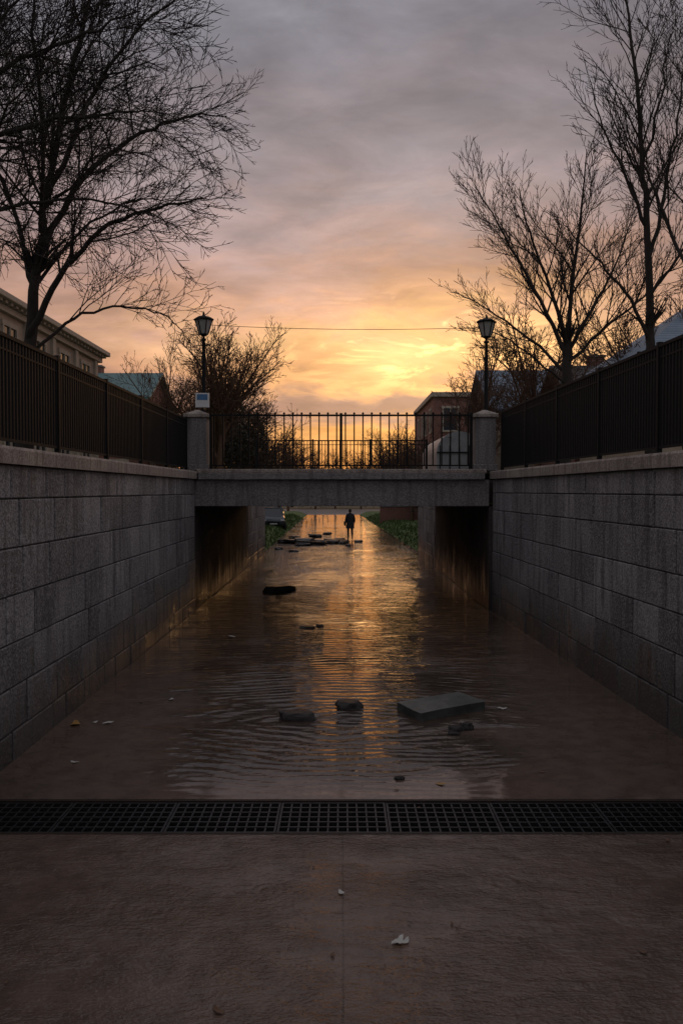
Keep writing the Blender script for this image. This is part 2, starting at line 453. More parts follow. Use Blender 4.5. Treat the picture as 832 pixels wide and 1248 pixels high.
box('blue_panel', -.12, .12, -.020, -.0152, .20, .33, simple('sign_blue', (.08, .2, .4), .4), s)
box('bracket', -.02, .02, .016, .30, .0, .04, M_iron, s)

# ------------------------------------------------------------------ trees
class Buf:
    def __init__(s): s.V = []; s.F = []
def rvec(rg): return Vector((rg.gauss(0, 1), rg.gauss(0, 1), rg.gauss(0, 1)))
def walk(rg, p, d, L, segs, wob, trop):
    pts = [p.copy()]; d = d.normalized(); st = L/segs
    for i in range(segs):
        d = (d+rvec(rg)*wob+Vector((0, 0, trop))).normalized(); p = p+d*st; pts.append(p.copy())
    return pts
def smoothpts(rg, P, sub=4, jit=.03):
    out = []
    n = len(P)
    for i in range(n-1):
        a = P[max(i-1, 0)]; b = P[i]; c = P[i+1]; d = P[min(i+2, n-1)]
        for k in range(sub):
            t = k/sub
            out.append(.5*((2*b)+(c-a)*t+(2*a-5*b+4*c-d)*t*t+(3*b-a-3*c+d)*t**3)+(rvec(rg)*jit if k else Vector()))
    out.append(P[-1]); return out
def branch(rg, B, pts, r0, r1, lev, S, start=.15):
    n = len(pts); rad = [r0+(r1-r0)*(i/(n-1))**.8 for i in range(n)]
    tube(B.V, B.F, pts, rad, 8 if r0 > .05 else (5 if r0 > .018 else 3))
    if lev >= S['max']: return
    L = sum((pts[i+1]-pts[i]).length for i in range(n-1))
    cnt = max(2, int(L*S['dens'][lev]*rg.uniform(.85, 1.15)))
    for k in range(cnt):
        t = start+(1-start)*((k+rg.random())/cnt); t = min(t, .98)
        f = t*(n-1); i = int(f); p = pts[i].lerp(pts[i+1], f-i)
        tg = (pts[i+1]-pts[i]).normalized()
        pr = rvec(rg); pr = (pr-tg*pr.dot(tg)).normalized()
        pr.z += S['lift']; 
        ang = R(rg.uniform(*S['ang']))
        d = tg*math.cos(ang)+pr*math.sin(ang)
        cl = min(L*S['ratio'][lev]*(1-.55*t)*rg.uniform(.55, 1.25), S['cap'][lev])
        rr = max(rad[i]*.62*min(1, .4+cl/max(L*S['ratio'][lev], .01)*.5), S['rmin'])
        sg = max(3, min(7, int(cl/.16)))
        cp = walk(rg, p, d, cl, sg, S['wob'], S['trop'])
        branch(rg, B, cp, min(rr, rad[i]*.8) if rad[i]*.8 > S['rmin'] else S['rmin'], S['rmin']*.7, lev+1, S)
def limb_tree(name, mat, seed, limbs, S, y):
    rg = random.Random(seed); B = Buf()
    for (r0, r1, st, P) in limbs:
        pts = smoothpts(rg, [Vector((a, y+dy, c)) for a, dy, c in P], 5, .02)
        branch(rg, B, pts, r0, r1, 0, S, st)
    o = mkobj(name, B.V, B.F, mat, smooth=True); return o
SL = dict(max=3, dens=[5.6, 7.2, 9.0], ratio=[.50, .55, .55], cap=[2.1, 1.05, .55], ang=(20, 55), lift=.2, wob=.11, trop=.0, rmin=.0050)
limb_tree('bare_tree', M_bark, 11, [
    (.17, .075, .9, [(-5.15, 0, 3.1), (-5.12, 0, 4.3), (-5.06, .05, 5.3), (-4.96, .1, 6.5)]),
    (.075, .012, .12, [(-4.96, .1, 6.5), (-4.78, .3, 8.1), (-4.42, .4, 10.0), (-4.0, .5, 11.6), (-3.8, .5, 12.6)]),
    (.065, .010, .2, [(-5.07, 0, 5.3), (-4.50, -.2, 6.2), (-3.75, -.5, 6.85), (-2.8, -.7, 7.12), (-2.1, -.8, 7.25)]),
    (.060, .009, .2, [(-4.95, .1, 6.6), (-4.3, .4, 8.0), (-3.4, .8, 8.95), (-2.6, 1.0, 9.3), (-2.0, 1.1, 9.35)]),
    (.055, .009, .2, [(-4.82, .2, 7.6), (-4.05, 0, 9.1), (-3.3, -.2, 10.0), (-2.5, -.3, 10.6)]),
    (.055, .009, .2, [(-5.0, .1, 6.1), (-5.4, .3, 7.4), (-6.0, .5, 8.8), (-6.4, .6, 10.5)]),
    (.035, .007, .2, [(-5.08, 0, 5.0), (-4.5, .5, 5.7), (-3.8, .9, 6.0), (-3.2, 1.2, 5.95), (-2.9, 1.3, 5.7)]),
    (.045, .008, .2, [(-4.9, .1, 7.0), (-4.6, -.6, 8.6), (-4.5, -1.2, 10.2), (-4.2, -1.4, 11.4)]),
    (.035, .007, .2, [(-4.95, .1, 6.2), (-4.4, .6, 7.2), (-3.7, 1.2, 7.9), (-3.0, 1.6, 8.1)]),
], SL, 13)
limb_tree('bare_tree', M_bark, 12, [
    (.20, .10, .9, [(-7.6, 0, 3.1), (-7.5, 0, 5), (-7.3, 0, 6)]),
    (.075, .009, .25, [(-7.3, 0, 6), (-5.9, .1, 7.1), (-4.74, .1, 7.7), (-3.5, .2, 8.0), (-2.7, .2, 8.1)]),
    (.060, .008, .25, [(-7.35, 0, 5.6), (-5.9, -.1, 6.2), (-4.7, -.2, 6.55), (-3.6, -.1, 6.75), (-2.7, 0, 6.6)]),
    (.070, .009, .2, [(-7.3, 0, 6), (-6.0, .2, 7.8), (-4.7, .3, 8.7), (-3.6, .3, 9.2), (-2.8, .3, 9.5)]),
    (.060, .009, .2, [(-7.3, 0, 6), (-6.2, .8, 8.2), (-5.2, 1.2, 9.8), (-4.4, 1.4, 11)]),
], SL, 11)
SR = dict(max=3, dens=[4.8, 6.4, 7.8], ratio=[.47, .54, .54], cap=[2.4, 1.25, .7], ang=(20, 50), lift=.3, wob=.08, trop=.03, rmin=.0065)
limb_tree('bare_tree', M_bark, 21, [
    (.19, .12, .9, [(6.2, 0, 3.1), (6.15, 0, 4.6), (6.2, 0, 5.9), (6.2, 0, 6.9)]),
    (.075, .010, .15, [(6.2, 0, 6.4), (5.4, -.2, 8.0), (4.4, -.3, 9.7), (3.6, -.3, 11.0)]),
    (.075, .010, .15, [(6.2, 0, 6.9), (5.8, .4, 8.5), (5.3, .6, 10.1), (5.0, .7, 11.3)]),
    (.080, .010, .15, [(6.2, 0, 6.9), (6.35, 0, 8.8), (6.5, -.2, 10.5), (6.6, -.3, 12.0)]),
    (.065, .010, .15, [(6.2, 0, 6.5), (7.0, .3, 7.9), (7.7, .5, 9.2), (8.2, .6, 10.6)]),
    (.055, .009, .2, [(6.2, 0, 6.0), (5.3, .4, 7.0), (4.2, .7, 7.9), (3.4, .9, 8.4)]),
    (.045, .008, .2, [(6.2, 0, 5.7), (5.3, -.4, 6.3), (4.3, -.7, 6.9), (3.6, -.8, 7.1)]),
    (.055, .009, .2, [(6.2, 0, 6.3), (7.2, -.5, 7.3), (8.2, -.8, 8.1), (9.1, -.9, 9.1)]),
], SR, 22)
SR2 = dict(SR); SR2['rmin'] = .0052; SR2['dens'] = [4.8, 6.2, 7.5]; SR2['cap'] = [1.9, .95, .5]
limb_tree('bare_tree', M_bark, 22, [
    (.12, .085, .9, [(5.8, 0, 3.1), (5.78, 0, 4.6), (5.76, 0, 5.9)]),
    (.085, .012, .2, [(5.76, 0, 5.9), (5.72, .1, 8.0), (5.62, .2, 9.8), (5.45, .3, 11.5), (5.3, .3, 12.4)]),
    (.050, .009, .2, [(5.72, 0, 7.0), (6.1, .2, 8.4), (6.4, .4, 9.9), (6.6, .5, 11.5)]),
    (.045, .008, .2, [(5.76, 0, 5.6), (5.2, -.2, 6.5), (4.6, -.4, 7.05), (4.0, -.5, 7.6)]),
    (.040, .008, .2, [(5.70, .1, 7.8), (5.3, .2, 8.9), (4.95, .3, 9.7), (4.7, .3, 10.6)]),
    (.040, .008, .2, [(5.6, .1, 8.6), (5.8, -.3, 9.9), (5.9, -.5, 11.0)]),
    (.040, .008, .2, [(5.74, 0, 6.4), (6.3, -.3, 7.3), (6.9, -.4, 8.3)]),
], SR2, 15)
limb_tree('bare_tree', M_bark, 23, [
    (.10, .08, .9, [(6.05, 0, 3.1), (6.1, 0, 4.6), (6.3, 0, 6.2)]),
    (.08, .012, .2, [(6.3, 0, 6.2), (6.45, 0, 8.0), (6.3, 0, 9.6), (6.1, 0, 11.4)]),
    (.045, .009, .2, [(6.3, 0, 6.2), (5.9, .4, 7.4), (5.6, .6, 8.4), (5.3, .6, 9.2)]),
], SR2, 14)
def auto_tree_mesh(seed, H, spread, mat, nl=12, rmin=.011):
    rg = random.Random(seed); B = Buf(); S = dict(max=3, dens=[3.8, 4.8, 5.0], ratio=[.5, .55, .55], cap=[2.4, 1.4, .8], ang=(22, 55), lift=.2, wob=.11, trop=.01, rmin=rmin)
    tr = walk(rg, Vector((0, 0, -.2)), Vector((0, 0, 1)), H*.42, 6, .04, .05)
    tube(B.V, B.F, tr, [.16-.01*i for i in range(7)], 8)
    for k in range(nl):
        a = k*2.4+rg.uniform(-.3, .3); st = tr[rg.choice((2, 3, 4, 5, 6))]
        tilt = rg.uniform(.15, 1)*spread
        d = Vector((math.cos(a)*tilt, math.sin(a)*tilt, 1))
        branch(rg, B, walk(rg, st, d, H*rg.uniform(.42, .62), 8, .08, .01), .075, .014, 0, S, .12)
    me = bpy.data.meshes.new('bare_crown'); me.from_pydata([tuple(v) for v in B.V], [], B.F); me.materials.append(mat)
    me.polygons.foreach_set('use_smooth', [True]*len(me.polygons)); me.update(); return me
AT = [auto_tree_mesh(s, 8, sp, M_bark2) for s, sp in ((31, .9), (32, 1.1), (33, .75))]
def place(i, x, y, z, sc, rz):
    o = bpy.data.objects.new('bare_tree', AT[i]); scene.collection.objects.link(o)
    o.location = (x, y, z); o.scale = (sc, sc, sc); o.rotation_euler = (0, 0, rz)
place(0, -5.2, 34, 3.1, 1.0, 0); place(1, -4.9, 43, 1.2, 1.05, 2); place(2, -8.6, 38, 2.5, .85, 1)
place(2, -6.6, 52, .4, 1.1, 4); place(1, -10.5, 58, .3, 1.2, 3); place(0, -4.9, 62, .3, 1.0, 5)
place(1, 7.6, 31, 3.1, .95, 1.2); place(0, 9.0, 41, 1.8, 1.05, 3.3); place(2, 12.5, 36, 2.8, 1.05, 5); place(0, 5.6, 63, .3, .95, 2.2)
place(2, 4.6, 80, .2, 1.1, 1.2); place(1, 5.8, 47, .5, .85, 1.9); place(1, 11, 28, 3.1, .95, 4.1); place(0, -7.2, 44, 1.0, 1.05, 4.4)
place(1, 4.0, 68, .3, 1.0, .7); place(1, -5.9, 36, 2.6, .98, 5.5); place(2, 6.4, 37, 2.8, .9, 2.9)

M_leaf = simple('dark_foliage', (.045, .05, .03), .8, .5, 1.5, 0, 0, col2=(.06, .04, .025))
def clump(rg, V, F, cx, cy, cz, rx, ry, rz, n, ls):
    for i in range(n):
        d = rvec(rg).normalized()*(rg.random()**.4)
        k = .75+.5*noise.noise(Vector((d.x*1.7+cx, d.y*1.7+cy, d.z*1.7)))
        c = Vector((cx+d.x*rx*k, cy+d.y*ry*k, cz+d.z*rz*k)); u = rvec(rg).normalized()*ls*rg.uniform(.5, 1.3); w = rvec(rg).normalized()*ls*.5
        b = len(V); V += [c-u, c+w, c+u, c-w]; F.append((b, b+1, b+2, b+3))
def shrub(name, seed, items, ls):
    rg = random.Random(seed); V, F = [], []
    for it in items: clump(rg, V, F, *it, ls)
    mkobj(name, V, F, M_leaf)
shrub('evergreen_shrub', 1, [(-5.3, 40, 4.9, 1.7, 1.5, 1.9, 3000), (-4.6, 42, 6.0, 1.3, 1.3, 1.6, 2000), (-6.5, 41, 4.8, 1.8, 1.5, 2.2, 2800), (-4.6, 44, 4.2, 1.3, 1.2, 1.7, 1500), (-5.8, 43, 6.6, 1.4, 1.3, 1.6, 1600), (-8.4, 42, 4.6, 2.0, 1.5, 2.2, 2200)], .085)
shrub('evergreen_shrub', 2, [(5.3, 52, 3.0, 1.4, 1.3, 2.4, 1600), (6.0, 55, 4.2, 1.5, 1.2, 2.6, 1600), (4.4, 70, 3.5, 1.5, 1.4, 3.0, 1300)], .1)
rg = random.Random(77); items = []
for i in range(90):
    x = -90+i*2.0+rg.uniform(-1, 1); h = rg.uniform(6, 9) if abs(x) > 8 else rg.uniform(3.6, 5.4)
    items.append((x, 128+rg.uniform(-5, 8), h*.75, 2.6, 2.0, h*.95, 520))
shrub('distant_trees', 3, items, .26)
AT2 = auto_tree_mesh(40, 9, .9, M_bark2, 12, .018)
def place2(x, y, sc, rz):
    o = bpy.data.objects.new('background_tree', AT2); scene.collection.objects.link(o); o.location = (x, y, -.1); o.scale = (sc,)*3; o.rotation_euler = (0, 0, rz)
for x, y, sc in [(-9, 90, 1.1), (-16, 95, 1.2), (-13, 76, 1.1), (9, 88, 1.15), (14, 96, 1.1), (-4, 122, 1.1), (3, 124, 1.1), (20, 100, 1.3), (-24, 90, 1.2), (-8.5, 70, 1.0), (7, 110, 1.2), (-7, 105, 1.25), (-1, 127, 1.05), (10.5, 118, 1.3)]:
    place2(x, y, sc, x)

# ------------------------------------------------------------------ buildings
def windows(par, axis, plane, rng_u, zs, w, h, out, trim=M_trim):
    for u in rng_u:
        for z in zs:
            if axis == 'x':
                box('window_glass', min(plane, plane+out*.01), max(plane, plane+out*.01), u-w/2, u+w/2, z, z+h, M_glass, par)
                for (a, b_, c, d) in [(u-w/2-.1, u-w/2, z, z+h), (u+w/2, u+w/2+.1, z, z+h), (u-w/2-.14, u+w/2+.14, z+h, z+h+.16), (u-w/2-.16, u+w/2+.16, z-.12, z), (u-.025, u+.025, z, z+h)]:
                    box('window_trim', min(plane, plane+out*.07), max(plane, plane+out*.07), a, b_, c, d, trim, par)
            else:
                box('window_glass', u-w/2, u+w/2, min(plane, plane+out*.01), max(plane, plane+out*.01), z, z+h, M_glass, par)
                for (a, b_, c, d) in [(u-w/2-.1, u-w/2, z, z+h), (u+w/2, u+w/2+.1, z, z+h), (u-w/2-.14, u+w/2+.14, z+h, z+h+.16), (u-w/2-.16, u+w/2+.16, z-.12, z), (u-.025, u+.025, z, z+h)]:
                    box('window_trim', a, b_, min(plane, plane+out*.07), max(plane, plane+out*.07), c, d, trim, par)
def hip(name, x0, x1, y0, y1, z, h, inset, mat, par, ov=.4):
    x0 -= ov; x1 += ov; y0 -= ov; y1 += ov
    if (x1-x0) > (y1-y0): r = [(x0+inset, (y0+y1)/2, z+h), (x1-inset, (y0+y1)/2, z+h)]
    else: r = [((x0+x1)/2, y0+inset, z+h), ((x0+x1)/2, y1-inset, z+h)]
    V = [(x0, y0, z), (x1, y0, z), (x1, y1, z), (x0, y1, z)]+r
    if (x1-x0) > (y1-y0): F = [(0, 1, 5, 4), (1, 2, 5), (2, 3, 4, 5), (3, 0, 4), (3, 2, 1, 0)]
    else: F = [(0, 1, 4), (1, 2, 5, 4), (2, 3, 5), (3, 0, 4, 5), (3, 2, 1, 0)]
    return mkobj(name, V, F, mat, par)
b1 = empty('classical_building')
box('walls', -22, -11, 12, 36.2, 3.1, 8.9, M_stucco, b1)
box('cornice_lower', -22.1, -10.85, 11.9, 36.35, 8.6, 8.8, M_trim, b1)
box('cornice_upper', -22.4, -10.55, 11.6, 36.6, 8.903, 9.1, M_trim, b1, .03)
V, F = [], []
for k in range(60):
    y = 12+k*.41; addbox(V, F, -10.99, -10.68, y, y+.18, 8.803, 8.9)
mkobj('dentils', V, F, M_trim, b1)
hip('roof', -22, -11, 12, 36.2, 9.103, 2.0, 4, M_roofd, b1, .4)
windows(b1, 'x', -11, [13.5+i*2.6 for i in range(9)], [4.2, 6.7], 1.0, 1.5, 1)
V, F = [], []
for i in range(10): y = 12.1+i*2.6; addbox(V, F, -11, -10.9, y, y+.3, 3.1, 8.6)
mkobj('pilasters', V, F, M_trim, b1)
def gable_house(name, x0, x1, y0, y1, zb, ze, zr, ridge, wall, roof, ov=.35, chim=True):
    h = empty(name)
    V, F = [], []
    if ridge == 'x':
        ym = (y0+y1)/2
        prof = [(y0, zb), (y1, zb), (y1, ze), (ym, zr-.12), (y0, ze)]
        V = [(x0, y, z) for y, z in prof]+[(x1, y, z) for y, z in prof]
    else:
        xm = (x0+x1)/2
        prof = [(x0, zb), (x1, zb), (x1, ze), (xm, zr-.12), (x0, ze)]
        V = [(x, y0, z) for x, z in prof]+[(x, y1, z) for x, z in prof]
    F = [tuple(range(5)), tuple(range(9, 4, -1))]+[(i, (i+1) % 5, (i+1) % 5+5, i+5) for i in range(5)]
    mkobj('walls', V, F, wall, h)
    if ridge == 'x':
        ym = (y0+y1)/2; sl = (zr-ze)/(ym-y0); e = ze-ov*sl
        P = [(y0-ov, e), (ym, zr), (y1+ov, e)]
        V = [(x0-ov, y, z) for y, z in P]+[(x1+ov, y, z) for y, z in P]+[(x0-ov, y, z+.12) for y, z in P]+[(x1+ov, y, z+.12) for y, z in P]
    else:
        xm = (x0+x1)/2; sl = (zr-ze)/(xm-x0); e = ze-ov*sl
        P = [(x0-ov, e), (xm, zr), (x1+ov, e)]
        V = [(x, y0-ov, z) for x, z in P]+[(x, y1+ov, z) for x, z in P]+[(x, y0-ov, z+.12) for x, z in P]+[(x, y1+ov, z+.12) for x, z in P]
    F = [(0, 3, 4, 1), (1, 4, 5, 2), (6, 7, 10, 9), (7, 8, 11, 10), (0, 1, 7, 6), (1, 2, 8, 7), (3, 9, 10, 4), (4, 10, 11, 5), (0, 6, 9, 3), (2, 5, 11, 8)]
    mkobj('roof', V, F, roof, h)
    if chim:
        cx = x0+(x1-x0)*.3; cy = (y0+y1)/2+.4
        box('chimney', cx-.3, cx+.3, cy-.3, cy+.3, ze, zr+.5, M_brick, h); box('chimney_cap', cx-.36, cx+.36, cy-.36, cy+.36, zr+.502, zr+.6, M_beam, h)
    return h
h2 = gable_house('brick_house', -16, -10.8, 44, 50, .2, 8.0, 9.6, 'x', M_brick, M_roofg)
windows(h2, 'x', -10.8, [45.5, 48.3], [3, 5.8], .9, 1.4, 1); windows(h2, 'y', 44, [-14.5, -12.3], [3, 5.8], .9, 1.4, -1)
h3 = gable_house('slate_roof_house', 7.6, 13.5, 39.5, 47, 1.5, 6.9, 9.2, 'x', M_stucco, M_roofb, chim=False)
windows(h3, 'y', 39.5, [8.8, 10.6, 12.4], [4.6], .9, 1.3, -1); windows(h3, 'x', 7.6, [41.5, 44.5], [4.6], .9, 1.3, -1)
h4 = gable_house('tiled_roof_house', 9.5, 15.5, 32.5, 38, 2.9, 6.5, 8.2, 'x', M_brick, M_roofd)
windows(h4, 'y', 32.5, [10.8, 13.2], [4.3], .9, 1.3, -1)
h5 = empty('hip_roof_house')
box('walls', 9.4, 17, 24.5, 31.5, 3.1, 6.9, M_stucco, h5)
hip('roof', 9.4, 17, 24.5, 31.5, 6.9, 2.6, 3.5, M_roofb, h5, .5)
windows(h5, 'y', 24.5, [10.8, 13.2, 15.6], [4.4], 1, 1.4, -1); windows(h5, 'x', 9.4, [26.2, 28.8], [4.4], 1, 1.4, -1)
box('gutter', 8.85, 17.55, 23.9, 24.0, 6.84, 6.96, M_iron, h5)
b6 = empty('brick_building')
box('walls', 6.7, 15, 58, 72, -.1, 9.6, M_brick, b6); box('parapet', 6.5, 15.2, 57.8, 72.2, 9.603, 9.95, M_trim, b6, .03)
windows(b6, 'y', 58, [7.9, 9.9, 11.9, 13.9], [1.2, 4.2, 7.2], 1.0, 1.6, -1); windows(b6, 'x', 6.7, [60, 63, 66, 69], [1.2, 4.2, 7.2], 1.0, 1.6, -1)
sh = empty('vaulted_shed')
V, F = [], []; n = 14
for yy in (36.9, 43.5):
    for i in range(n+1):
        a = math.pi*i/n; V.append((5.45-1.05*math.cos(a), yy, 4.6+.95*math.sin(a)))
    V += [(6.5, yy, .3), (4.4, yy, .3)]
k = n+3
for i in range(k): j = (i+1) % k; F.append((i, j, j+k, i+k))
F.append(tuple(range(k-1, -1, -1))); F.append(tuple(range(k, 2*k)))
mkobj('vault_shell', V, F, simple('corrugated_sheet', (.30, .31, .32), .5, .25, 3), sh)
V, F = [], []
for x in (4.55, 5.0, 5.45, 5.9, 6.35): addbox(V, F, x-.02, x+.02, 36.84, 36.9, 3.2, 4.9)
addbox(V, F, 4.4, 6.5, 36.83, 36.9, 4.55, 4.6); mkobj('door_frame', V, F, M_iron, sh)
gw = empty('brick_garden_wall')
box('wall', 3.1, 6.2, 64, 64.25, .1, 1.5, M_brick, gw); box('cap', 3.05, 6.25, 63.95, 64.3, 1.503, 1.58, M_beam, gw)

# ------------------------------------------------------------------ parked car
def car(x, y, rz):
    c = empty('parked_car', (x, y, .16), rz)
    paint = simple('dark_car_paint', (.05, .06, .07), .25, .1, 3, .3, 0)
    st = [(-2.1, .55, .35, .62), (-2.0, .78, .25, .72), (-1.2, .86, .22, .88), (-.6, .88, .22, .95), (.9, .88, .22, .97), (1.8, .86, .24, .95), (2.1, .76, .3, .85), (2.17, .6, .4, .7)]
    V, F = [], []
    for (yy, hw, z0, z1) in st:
        zm = (z0+z1)/2
        V += [(-hw*.92, yy, z0), (hw*.92, yy, z0), (hw, yy, zm), (hw*.97, yy, z1-.08), (hw*.85, yy, z1), (-hw*.85, yy, z1), (-hw*.97, yy, z1-.08), (-hw, yy, zm)]
    for i in range(len(st)-1):
        for j in range(8): j2 = (j+1) % 8; F.append((i*8+j, i*8+j2, i*8+8+j2, i*8+8+j))
    F += [tuple(range(7, -1, -1)), tuple((len(st)-1)*8+j for j in range(8))]
    mkobj('body', V, F, paint, c, True)
    V = [(-.76, -.75, .93), (.76, -.75, .93), (.78, 1.7, .95), (-.78, 1.7, .95), (-.6, -.1, 1.42), (.6, -.1, 1.42), (.6, 1.2, 1.42), (-.6, 1.2, 1.42)]
    mkobj('cabin_glass', V, BOXF, M_glass, c)
    box('roof', -.61, .61, -.12, 1.22, 1.423, 1.46, paint, c, .02)
    for sx in (-1, 1):
        for yy in (-1.35, 1.35):
            w = lathe('wheel', [(.2, -.1), (.31, -.1), (.33, -.06), (.33, .06), (.31, .1), (.2, .1)], 20, M_iron, c); w.rotation_euler = (0, R(90), 0); w.location = (sx*.8, yy, .18)
        box('headlight', sx*.62-.13, sx*.62+.13, -2.09, -2.0, .58, .68, M_white, c, .02)
        V, F = [], []
        for (a, b_) in (((.77, -.75, .93), (.61, -.1, 1.43)), ((.79, 1.7, .95), (.61, 1.2, 1.43)), ((.78, .5, .95), (.61, .5, 1.43))):
            tube(V, F, [Vector((sx*a[0], a[1], a[2])), Vector((sx*b_[0], b_[1], b_[2]))], [.03, .03], 6)
        mkobj('pillars', V, F, paint, c)
    box('grille', -.4, .4, -2.13, -2.05, .42, .55, M_iron, c); box('number_plate', -.25, .25, -2.15, -2.132, .36, .44, M_white, c)
car(-4.9, 56, R(8)); car(-5.6, 66, R(4))

# ------------------------------------------------------------------ debris
M_slab = simple('mossy_slab', (.10, .11, .10), .3, .4, 5, 0, .7, col2=(.045, .05, .046))
M_rock = simple('dark_wet_stone', (.04, .034, .031), .3, .4, 9, 0, .8)
sl = box('broken_stone_slab', -.49, .49, -.26, .26, -.02, .11, M_slab); 
me = sl.data; bm = bmesh.new(); bm.from_mesh(me)
bmesh.ops.subdivide_edges(bm, edges=bm.edges[:], cuts=9, use_grid_fill=True)
for v in bm.verts:
    nn = noise.noise_vector(v.co*7)*.010+noise.noise_vector(v.co*2.3)*.022+noise.noise_vector(v.co*19)*.004; v.co += Vector((nn.x, nn.y, nn.z*.4))
bm.to_mesh(me); bm.free()
sl.location = (1.26, 10.05, .01); sl.rotation_euler = (R(1.5), R(-1), R(29))
def rock(name, x, y, sx, sy, sz, seed, rz=0, z=0):
    bm = bmesh.new(); bmesh.ops.create_icosphere(bm, subdivisions=3, radius=1)
    for v in bm.verts:
        v.co *= 1+.35*noise.noise(v.co*1.3+Vector((seed*3.1, 0, 0)))+.10*noise.noise(v.co*4+Vector((seed, 5, 0)))
        v.co.z = max(min(v.co.z, .62), -.6)
    me = bpy.data.meshes.new(name); bm.to_mesh(me); bm.free(); me.materials.append(M_rock)
    o = bpy.data.objects.new(name, me); scene.collection.objects.link(o); o.location = (x, y, z+sz*.35); o.scale = (sx, sy, sz); o.rotation_euler = (0, 0, rz)
rock('stone_chunk', -.54, 9.7, .24, .13, .095, 1, -.1); rock('stone_chunk', .10, 10.2, .17, .13, .095, 2)
rock('stone_chunk', 1.33, 9.2, .10, .08, .06, 3, .5); rock('stone_chunk', 1.47, 9.27, .08, .07, .08, 4); rock('stone_chunk', 1.28, 9.07, .07, .05, .03, 14)
rock('stone_chunk', .56, 7.65, .05, .04, .03, 5); rock('stone_chunk', -1.78, 22.1, .40, .30, .16, 6); rock('stone_chunk', -1.5, 22.4, .2, .2, .14, 16)
rock('stone_chunk', -.7, 16.2, .16, .1, .04, 41); rock('stone_chunk', -.45, 16.4, .08, .07, .04, 42)
for k, (x, y, a, b_, c_) in enumerate([(-2.9, 42.5, .5, .3, .22), (-1.9, 41.5, .75, .4, .34), (-1.2, 41.8, .6, .3, .25), (-.55, 42.2, .4, .3, .2), (.1, 42, .35, .2, .16), (-2.3, 43.2, .4, .3, .25), (-2.0, 40.5, .4, .3, .14), (-.1, 43.8, .35, .3, .2),
        (-2.7, 46, .5, .3, .22), (-1.6, 48, .4, .3, .2), (.9, 43.2, .25, .2, .12), (-3.0, 38, .3, .2, .12), (-2.2, 36.5, .25, .2, .1), (-.9, 51, .3, .25, .15), (.35, 40.3, .22, .15, .1)]):
    rock('rubble', x, y, a, b_, c_, 20+k, k)
def plank(x, y, L, rz):
    o = box('broken_plank', -L/2, L/2, -.09, .09, .02, .10, M_rock, None, .01); o.location = (x, y, .1); o.rotation_euler = (0, R(4), rz)
plank(-1.5, 40.9, 1.6, .3); plank(-2.5, 42.0, 1.2, -.4); plank(-.3, 42.6, 1.3, .15)
def leaves():
    rg = random.Random(9)
    mats = [simple('pale_leaf', (.50, .48, .44), .6, .2), simple('ochre_leaf', (.40, .22, .06), .6, .3), simple('brown_leaf', (.14, .07, .035), .6, .3)]
    world = [(-3.18, 9.46, 1, .1), (-2.8, 9.5, 0, .07), (-2.96, 9.53, 0, .05), (-2.74, 8.11, 0, .05), (-2.11, 15.17, 0, .11), (-2.27, 10.57, 0, .06), (-.72, 16.26, 2, .12), (-.005, 5.46, 0, .035),
             (.94, 7.5, 1, .05), (2.06, 10.13, 0, .07), (-.66, 4.2, 2, .04), (-2.25, 15.26, 2, .08), (.36, 4.86, 0, .05), (.40, 4.86, 0, .035), (.33, 4.85, 0, .03)]
    for i in range(34): world.append((rg.uniform(-3.2, 3.2), rg.uniform(4.3, 22), 2, rg.uniform(.012, .035)))
    V, F, MI = [], [], []
    for x, y, m, s in world:
        a = rg.uniform(0, 6.28); u = Vector((math.cos(a), math.sin(a), 0)); w = Vector((-u.y, u.x, 0)); c = Vector((x, y, .010))
        b = len(V)
        V.append(c+Vector((0, 0, .004)))
        for k in range(10):
            t = k/10*2*math.pi; rr = s*(1+.25*math.sin(3*t+a)+rg.uniform(-.12, .12))
            V.append(c+u*math.cos(t)*rr+w*math.sin(t)*rr*.5+Vector((0, 0, .012*rg.random()*(s/.05))))
        for k in range(10): F.append((b, b+1+k, b+1+(k+1) % 10)); MI.append(m)
    o = mkobj('fallen_leaves', V, F, mats[0]); o.data.materials.append(mats[1]); o.data.materials.append(mats[2])
    o.data.polygons.foreach_set('material_index', MI)
leaves()

